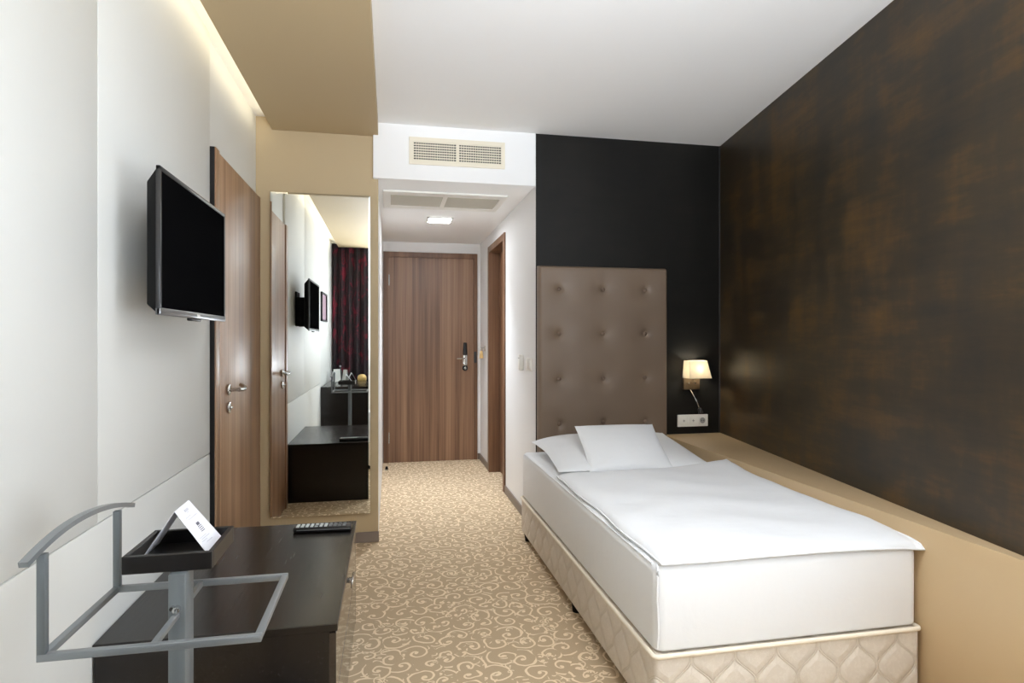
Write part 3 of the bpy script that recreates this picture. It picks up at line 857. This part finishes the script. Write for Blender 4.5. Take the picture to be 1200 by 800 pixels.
obj('arm', MB().tube([(1.985, YH - 0.02, 0.965), (1.985, 3.70, 0.965), (1.995, 3.690, 0.985), (1.995, 3.690, 1.006)], 0.006, 10), 'bronze', wl_)
for x in (1.951, 1.995):
    obj('switch', MB().cyl((x, YH - 0.027, 0.938), (0, 1, 0), 0.0055, 0.014, 14, bev=0.001), 'chrome', wl_)
gp = []
for k in range(13):
    s_ = k / 12.0
    gp.append((1.968 + 0.045 * s_ ** 1.6, YH - 0.014 - 0.055 * math.sin(s_ * PI * 0.7), 0.897 - 0.125 * s_))
gn = obj('gooseneck', MB().tube(gp, 0.0045, 10), 'chrome', wl_)
e = Vector(gp[-1])
obj('reading_head', MB().cyl((e.x + 0.004, e.y - 0.002, e.z - 0.016), (0.25, -0.1, -1), 0.013, 0.034, 18, 0.016, 0.002), 'dark_bezel', gn)

so = thing('socket_strip', 'white triple switch and socket plate on the black wall above the ledge', 'socket', (1.99, YH, 0.685))
obj('cover_plate', MB().box(1.882, 2.102, YH - 0.010, YH, 0.646, 0.726, 0.003, 2), 'white_plastic', so)
for x in (1.922, 1.990):
    sw = obj('rocker_switch', MB().box(x - 0.024, x + 0.024, YH - 0.014, YH - 0.009, 0.661, 0.711, 0.002, 2), 'white_plastic', so)
    obj('switch_mark', MB().box(x + 0.001, x + 0.005, YH - 0.0148, YH - 0.0138, 0.678, 0.694).box(x - 0.005, x + 0.011, YH - 0.0148, YH - 0.0138, 0.684, 0.688), 'slot_dark', sw)
sk = obj('socket_insert', MB().box(2.035, 2.085, YH - 0.013, YH - 0.009, 0.661, 0.711, 0.002, 2), 'white_plastic', so)
obj('socket_well', MB().cyl((2.060, YH - 0.0125, 0.686), (0, 1, 0), 0.0195, 0.002, 28), 'slot_dark', sk)
obj('pin_hole', MB().cyl((2.053, YH - 0.014, 0.686), (0, 1, 0), 0.003, 0.002, 12).cyl((2.067, YH - 0.014, 0.686), (0, 1, 0), 0.003, 0.002, 12), 'grille_dark', sk)

# ------------------------------------------------------------------ corridor wall fittings
s1 = thing('light_switch', 'white raised key card switch on the corridor wall, farther from the headboard', 'switch', (XC, 4.15, 1.07))
obj('housing', MB().box(XC - 0.030, XC, 4.105, 4.165, 1.015, 1.125, 0.004, 2), 'white_plastic', s1)
obj('card_slot', MB().box(XC - 0.0306, XC - 0.02, 4.112, 4.158, 1.098, 1.103), 'slot_dark', s1)
s2 = thing('light_switch', 'flat white light switch on the corridor wall next to the headboard', 'switch', (XC, 3.92, 1.07))
obj('cover_plate', MB().box(XC - 0.009, XC, 3.845, 3.990, 1.022, 1.108, 0.003, 2), 'white_plastic', s2)
for y in (3.885, 3.95):
    obj('rocker', MB().box(XC - 0.013, XC - 0.008, y - 0.024, y + 0.024, 1.036, 1.094, 0.002, 2), 'white_plastic', s2)
kh = thing('key_hook', 'chrome key hook on the corridor wall near the entry door', 'hook', (XC, 5.84, 1.13))
obj('hook_plate', MB().box(XC - 0.006, XC, 5.82, 5.86, 1.115, 1.165, 0.002), 'chrome', kh)
obj('hook_arm', MB().tube([(XC - 0.005, 5.84, 1.150), (XC - 0.03, 5.84, 1.145), (XC - 0.042, 5.84, 1.150), (XC - 0.045, 5.84, 1.162)], 0.004, 8), 'chrome', kh)
kt = thing('key_tag', 'tan key tag hanging from the hook near the entry door', 'key tag', (XC - 0.035, 5.84, 1.08))
obj('tag_body', MB().hexa([(XC - 0.058, 5.838, 1.045), (XC - 0.018, 5.838, 1.045), (XC - 0.018, 5.843, 1.045), (XC - 0.058, 5.843, 1.045)],
                         [(XC - 0.050, 5.838, 1.118), (XC - 0.026, 5.838, 1.118), (XC - 0.026, 5.843, 1.118), (XC - 0.050, 5.843, 1.118)], 0.0015), 'key_tag', kt)
obj('cord', MB().tube([(XC - 0.038, 5.8405, 1.116), (XC - 0.042, 5.8405, 1.132), (XC - 0.036, 5.8405, 1.1425), (XC - 0.030, 5.8405, 1.132), (XC - 0.036, 5.8405, 1.116)], 0.0015, 6), 'key_tag', kt)

# ------------------------------------------------------------------ ventilation grilles
def wall_grille():
    r = thing('air_grille', 'cream double air vent with rows of louvres on the white bulkhead', 'air vent', (0.412, YH, 2.30))
    x0, x1, z0, z1 = 0.114, 0.709, 2.300, 2.467
    ins = [(0.143, 0.401), (0.421, 0.684)]
    zi0, zi1 = 2.324, 2.441
    f = MB()
    f.box(x0, x1, YH - 0.010, YH, z0, zi0, 0.002, 1); f.box(x0, x1, YH - 0.010, YH, zi1, z1, 0.002, 1)
    f.box(x0, ins[0][0], YH - 0.0098, YH, zi0 - 0.001, zi1 + 0.001); f.box(ins[0][1], ins[1][0], YH - 0.0098, YH, zi0 - 0.001, zi1 + 0.001)
    f.box(ins[1][1], x1, YH - 0.0098, YH, zi0 - 0.001, zi1 + 0.001)
    obj('frame', f, 'cream_plastic', r)
    bk = MB()
    for a, c in ins: bk.box(a, c, YH - 0.0012, YH - 0.0004, zi0, zi1)
    obj('duct_opening', bk, 'grille_dark', r)
    for a, c in ins:
        h = MB(); v = MB()
        for k in range(8):
            z = zi0 + 0.0035 + k * (zi1 - zi0 - 0.007) / 7
            h.box(a, c, YH - 0.009, YH - 0.005, z - 0.0034, z + 0.0034)
        for k in range(1, 18):
            x = a + k * (c - a) / 18
            v.box(x - 0.0022, x + 0.0022, YH - 0.0045, YH - 0.002, zi0, zi1)
        lv = obj('louvres', h, 'cream_plastic', r); obj('rear_fins', v, 'cream_plastic', r)
wall_grille()
def ceiling_grille():
    r = thing('ceiling_vent', 'long cream two-panel air vent set in the corridor ceiling', 'air vent', (0.37, 4.3, ZK))
    x0, x1, y0, y1 = -0.045, 0.785, 4.03, 4.53
    ins = [(0.005, 0.355), (0.385, 0.745)]
    f = MB(); zz = ZK - 0.012
    f.box(x0, x1, y0, y0 + 0.09, zz, ZK, 0.002, 1); f.box(x0, x1, y1 - 0.09, y1, zz, ZK, 0.002, 1)
    f.box(x0, ins[0][0], y0 + 0.08, y1 - 0.08, zz + 0.0003, ZK); f.box(ins[0][1], ins[1][0], y0 + 0.08, y1 - 0.08, zz + 0.0003, ZK); f.box(ins[1][1], x1, y0 + 0.08, y1 - 0.08, zz + 0.0003, ZK)
    obj('frame', f, 'white_plastic', r)
    for a, c in ins:
        s = MB()
        for k in range(11):
            y = y0 + 0.105 + k * 0.029
            s.hexa([(a, y + 0.012, ZK - 0.010), (c, y + 0.012, ZK - 0.010), (c, y + 0.0135, ZK - 0.0095), (a, y + 0.0135, ZK - 0.0095)],
                   [(a, y - 0.012, ZK - 0.002), (c, y - 0.012, ZK - 0.002), (c, y - 0.0105, ZK - 0.0015), (a, y - 0.0105, ZK - 0.0015)])
        obj('louvres', s, 'louvre_grey', r)
    bk = MB()
    for a, c in ins: bk.box(a, c, y0 + 0.09, y1 - 0.09, ZK - 0.0012, ZK - 0.0002)
    obj('duct_opening', bk, 'slot_dark', r)
ceiling_grille()

dl = thing('ceiling_downlight', 'small square white downlight glowing in the corridor ceiling', 'ceiling light', (0.40, 4.95, ZK))
f = MB()
for x0, x1, y0, y1 in ((0.290, 0.306, 4.845, 5.055), (0.484, 0.500, 4.845, 5.055), (0.290, 0.500, 4.845, 4.861), (0.290, 0.500, 5.039, 5.055)):
    f.box(x0, x1, y0, y1, ZK - 0.012, ZK, 0.003, 2)
obj('frame', f, 'white_plastic', dl)
obj('diffuser', MB().box(0.305, 0.485, 4.860, 5.040, ZK - 0.008, ZK - 0.001), 'downlight', dl)

# ------------------------------------------------------------------ the room behind the camera (seen in the mirror)
dk = thing('desk', 'black wenge writing desk by the curtain, reflected in the mirror', 'desk', (-0.46, -0.18, 0))
obj('top', MB().box(-0.755, -0.15, -0.86, 0.498, 0.672, 0.700, 0.002, 1), 'wenge', dk)
obj('end_panel', MB().box(-0.755, -0.16, 0.465, 0.493, 0, 0.672), 'wenge', dk)
obj('end_panel', MB().box(-0.755, -0.16, -0.85, -0.822, 0, 0.672), 'wenge', dk)
obj('back_panel', MB().box(-0.755, -0.735, -0.822, 0.465, 0.25, 0.672), 'wenge', dk)

def leaflet(name, label, x, y, w, h, spread, matname, group=None, rot=0.0):
    """a folded sheet standing like a tent: ridge along local x"""
    r = thing(name, label, 'card', (x, y, 0.70), group)
    R = Matrix.Translation((x, y, 0.7005)) @ Matrix.Rotation(rot, 4, 'Z')
    def sh(sg):
        a, b_ = R @ Vector((-w / 2, 0, h)), R @ Vector((w / 2, 0, h)); c, d = R @ Vector((w / 2, sg * spread, 0)), R @ Vector((-w / 2, sg * spread, 0))
        n = R.to_3x3() @ Vector((0, sg * 0.0008, 0.0004))
        return MB().hexa([a, b_, c, d], [a + n, b_ + n, c + n, d + n])
    obj('front_panel', sh(1), matname, r, smooth=False); obj('back_panel', sh(-1), matname, r, smooth=False)
    return r
leaflet('tent_card', 'pale folded leaflet standing on the desk nearest the wall, in the mirror', -0.655, -0.38, 0.085, 0.155, 0.035, 'paper_grey', None, math.radians(-20))
leaflet('tent_card', 'pale folded leaflet beside the bottle on the desk, in the mirror', -0.555, -0.45, 0.06, 0.145, 0.035, 'paper_grey', None, math.radians(35))
leaflet('tent_card', 'white tent card left of the gold box on the desk, in the mirror', -0.485, -0.55, 0.09, 0.10, 0.055, 'paper', None, math.radians(80))
leaflet('tent_card', 'white tent card right of the gold box on the desk, in the mirror', -0.225, -0.55, 0.08, 0.085, 0.04, 'paper', None, math.radians(80))
bt = thing('bottle', 'small dark bottle among the leaflets on the desk, in the mirror', 'bottle', (-0.62, -0.48, 0.70))
obj('glass_body', MB().cyl((-0.62, -0.48, 0.76), (0, 0, 1), 0.028, 0.12, 24, bev=0.004).cyl((-0.62, -0.48, 0.835), (0, 0, 1), 0.028, 0.03, 24, 0.011).cyl((-0.62, -0.48, 0.865), (0, 0, 1), 0.011, 0.03, 20), 'black_plastic', bt)
obj('cap', MB().cyl((-0.62, -0.48, 0.888), (0, 0, 1), 0.013, 0.02, 20, bev=0.002), 'silver_bezel', bt)
tb = thing('tissue_box', 'gold box with a rounded lid on the desk, in the mirror', 'box', (-0.35, -0.55, 0.70))
obj('body', MB().box(-0.41, -0.30, -0.62, -0.50, 0.7005, 0.745, 0.006, 3), 'gold', tb)
obj('lid', MB().ball((-0.355, -0.56, 0.744), 0.054, 0.058, 0.038, 24), 'gold', tb)

pf = thing('picture_frame', 'small dark framed mauve picture on the white wall, seen in the mirror', 'picture', (-0.777, 0.1, 1.44))
f = MB()
for y0, y1, z0, z1 in ((-0.22, -0.2, 1.44, 1.775), (0.31, 0.33, 1.44, 1.775), (-0.22, 0.33, 1.44, 1.46), (-0.22, 0.33, 1.755, 1.775)):
    f.box(-0.777, -0.752, y0, y1, z0, z1, 0.002, 1)
obj('frame', f, 'black_plastic', pf)
obj('print', MB().box(-0.776, -0.768, -0.205, 0.315, 1.455, 1.76), 'picture', pf)

# curtain
ct = thing('curtain', 'dark curtain with crimson pattern beside the window, seen in the mirror', 'curtain', (-0.5, -0.98, 0.03))
def cur(u, v, off):
    x = -0.765 + u * 0.545; z = 0.02 + v * 2.50
    a = u * 2 * PI * 5.5
    y = -0.985 + 0.035 * math.sin(a) * (0.75 + 0.25 * (1 - v)) + off
    return Vector((x + 0.012 * math.sin(2 * a), y, z))
obj('drape', MB().grid_solid(lambda u, v: cur(u, v, 0.0), lambda u, v: cur(u, v, -0.003), 120, 12), 'curtain', ct, angle=60)
struct('trim_2', MB().box(-0.775, 1.77, -1.05, -0.93, 2.522, 2.54), 'white_plastic')

# ------------------------------------------------------------------ lights
def area(name, loc, rot, sx, sy, power, rgb=(255, 255, 255)):
    l = bpy.data.lights.new(name, 'AREA'); l.shape = 'RECTANGLE'; l.size = sx; l.size_y = sy; l.energy = power
    l.color = lin(rgb)[:3]
    o = bpy.data.objects.new(name, l); COL.objects.link(o); o.location = loc; o.rotation_euler = rot
    return o
SWY, SWZ = (wy0 + wy1) / 2, (wz0 + wz1) / 2
WX, WZ = (bx0 + bx1) / 2, (bz0 + bz1) / 2
DAY = (236, 244, 255)
# added area lights: one at the side window, the others upward fill outside
area('side_window_fill', (XW + 0.24, SWY, SWZ), (0, math.radians(90), 0), wz1 - wz0, wy1 - wy0, 28.0, DAY)  # added light behind the added side window
area('side_upward_fill', (XW + 0.45, SWY, wz0 + 0.05), (0, math.radians(90 + 52), 0), 0.7, wy1 - wy0, 30.0, DAY)  # added fill aimed up through the side window at the ceiling
area('rear_upward_fill', (WX, YB - 0.55, bz0 - 0.35), (math.radians(90 + 45), 0, 0), bx1 - bx0, 0.9, 340.0, DAY)  # added fill aimed up through the rear window at the ceiling
area('far_rear_fill', (WX, -5.0, -0.1), (math.radians(90 + 18), 0, 0), 4.0, 2.0, 630.0, DAY)  # added low fill far outside the rear window; no terrace exists there
cp = area('ceiling_fill_light', (0.85, 1.15, ZC - 0.004), (0, 0, 0), 0.6, 0.6, 13.0, (246, 249, 255))  # bare fill light added on the ceiling out of view, no fitting
cp.data.spread = math.radians(130)
def spot(name, loc, rot, power, cone, blend, radius, rgb):
    l = bpy.data.lights.new(name, 'SPOT'); l.energy = power; l.spot_size = math.radians(cone); l.spot_blend = blend
    l.shadow_soft_size = radius; l.color = lin(rgb)[:3]
    o = bpy.data.objects.new(name, l); COL.objects.link(o); o.location = loc; o.rotation_euler = rot
    return o
spot('corridor_downlight_beam', (0.395, 4.95, ZK - 0.02), (0, 0, 0), 150.0, 100, 0.9, 0.08, (238, 245, 255))

wd = bpy.data.worlds.new('daylight'); scn.world = wd; wd.use_nodes = True
bg = wd.node_tree.nodes['Background']; bg.inputs[0].default_value = (0.93, 0.96, 1.0, 1); bg.inputs[1].default_value = 0.7

# ------------------------------------------------------------------ camera
F, PSI = 710.0, math.atan(143 / 710.0)
cam = bpy.data.cameras.new('camera'); cam.sensor_width = 36.0; cam.sensor_fit = 'HORIZONTAL'; cam.lens = F / 1200 * 36.0
cam.shift_y = -2.5 / 1200.0; cam.clip_start = 0.02
co = bpy.data.objects.new('camera', cam); COL.objects.link(co)
co.location = (0, 0, 1.23); co.rotation_euler = (math.radians(90), 0, -PSI)
scn.camera = co

vsx = scn.view_settings
scn.display_settings.display_device = 'sRGB'
vsx.view_transform = 'Standard'; vsx.look = 'None'; vsx.gamma = 1.0; vsx.use_curve_mapping = False
vsx.exposure = 0.12
scn.cycles.max_bounces = 12; scn.cycles.diffuse_bounces = 8; scn.cycles.glossy_bounces = 6
scn.cycles.use_denoising = True
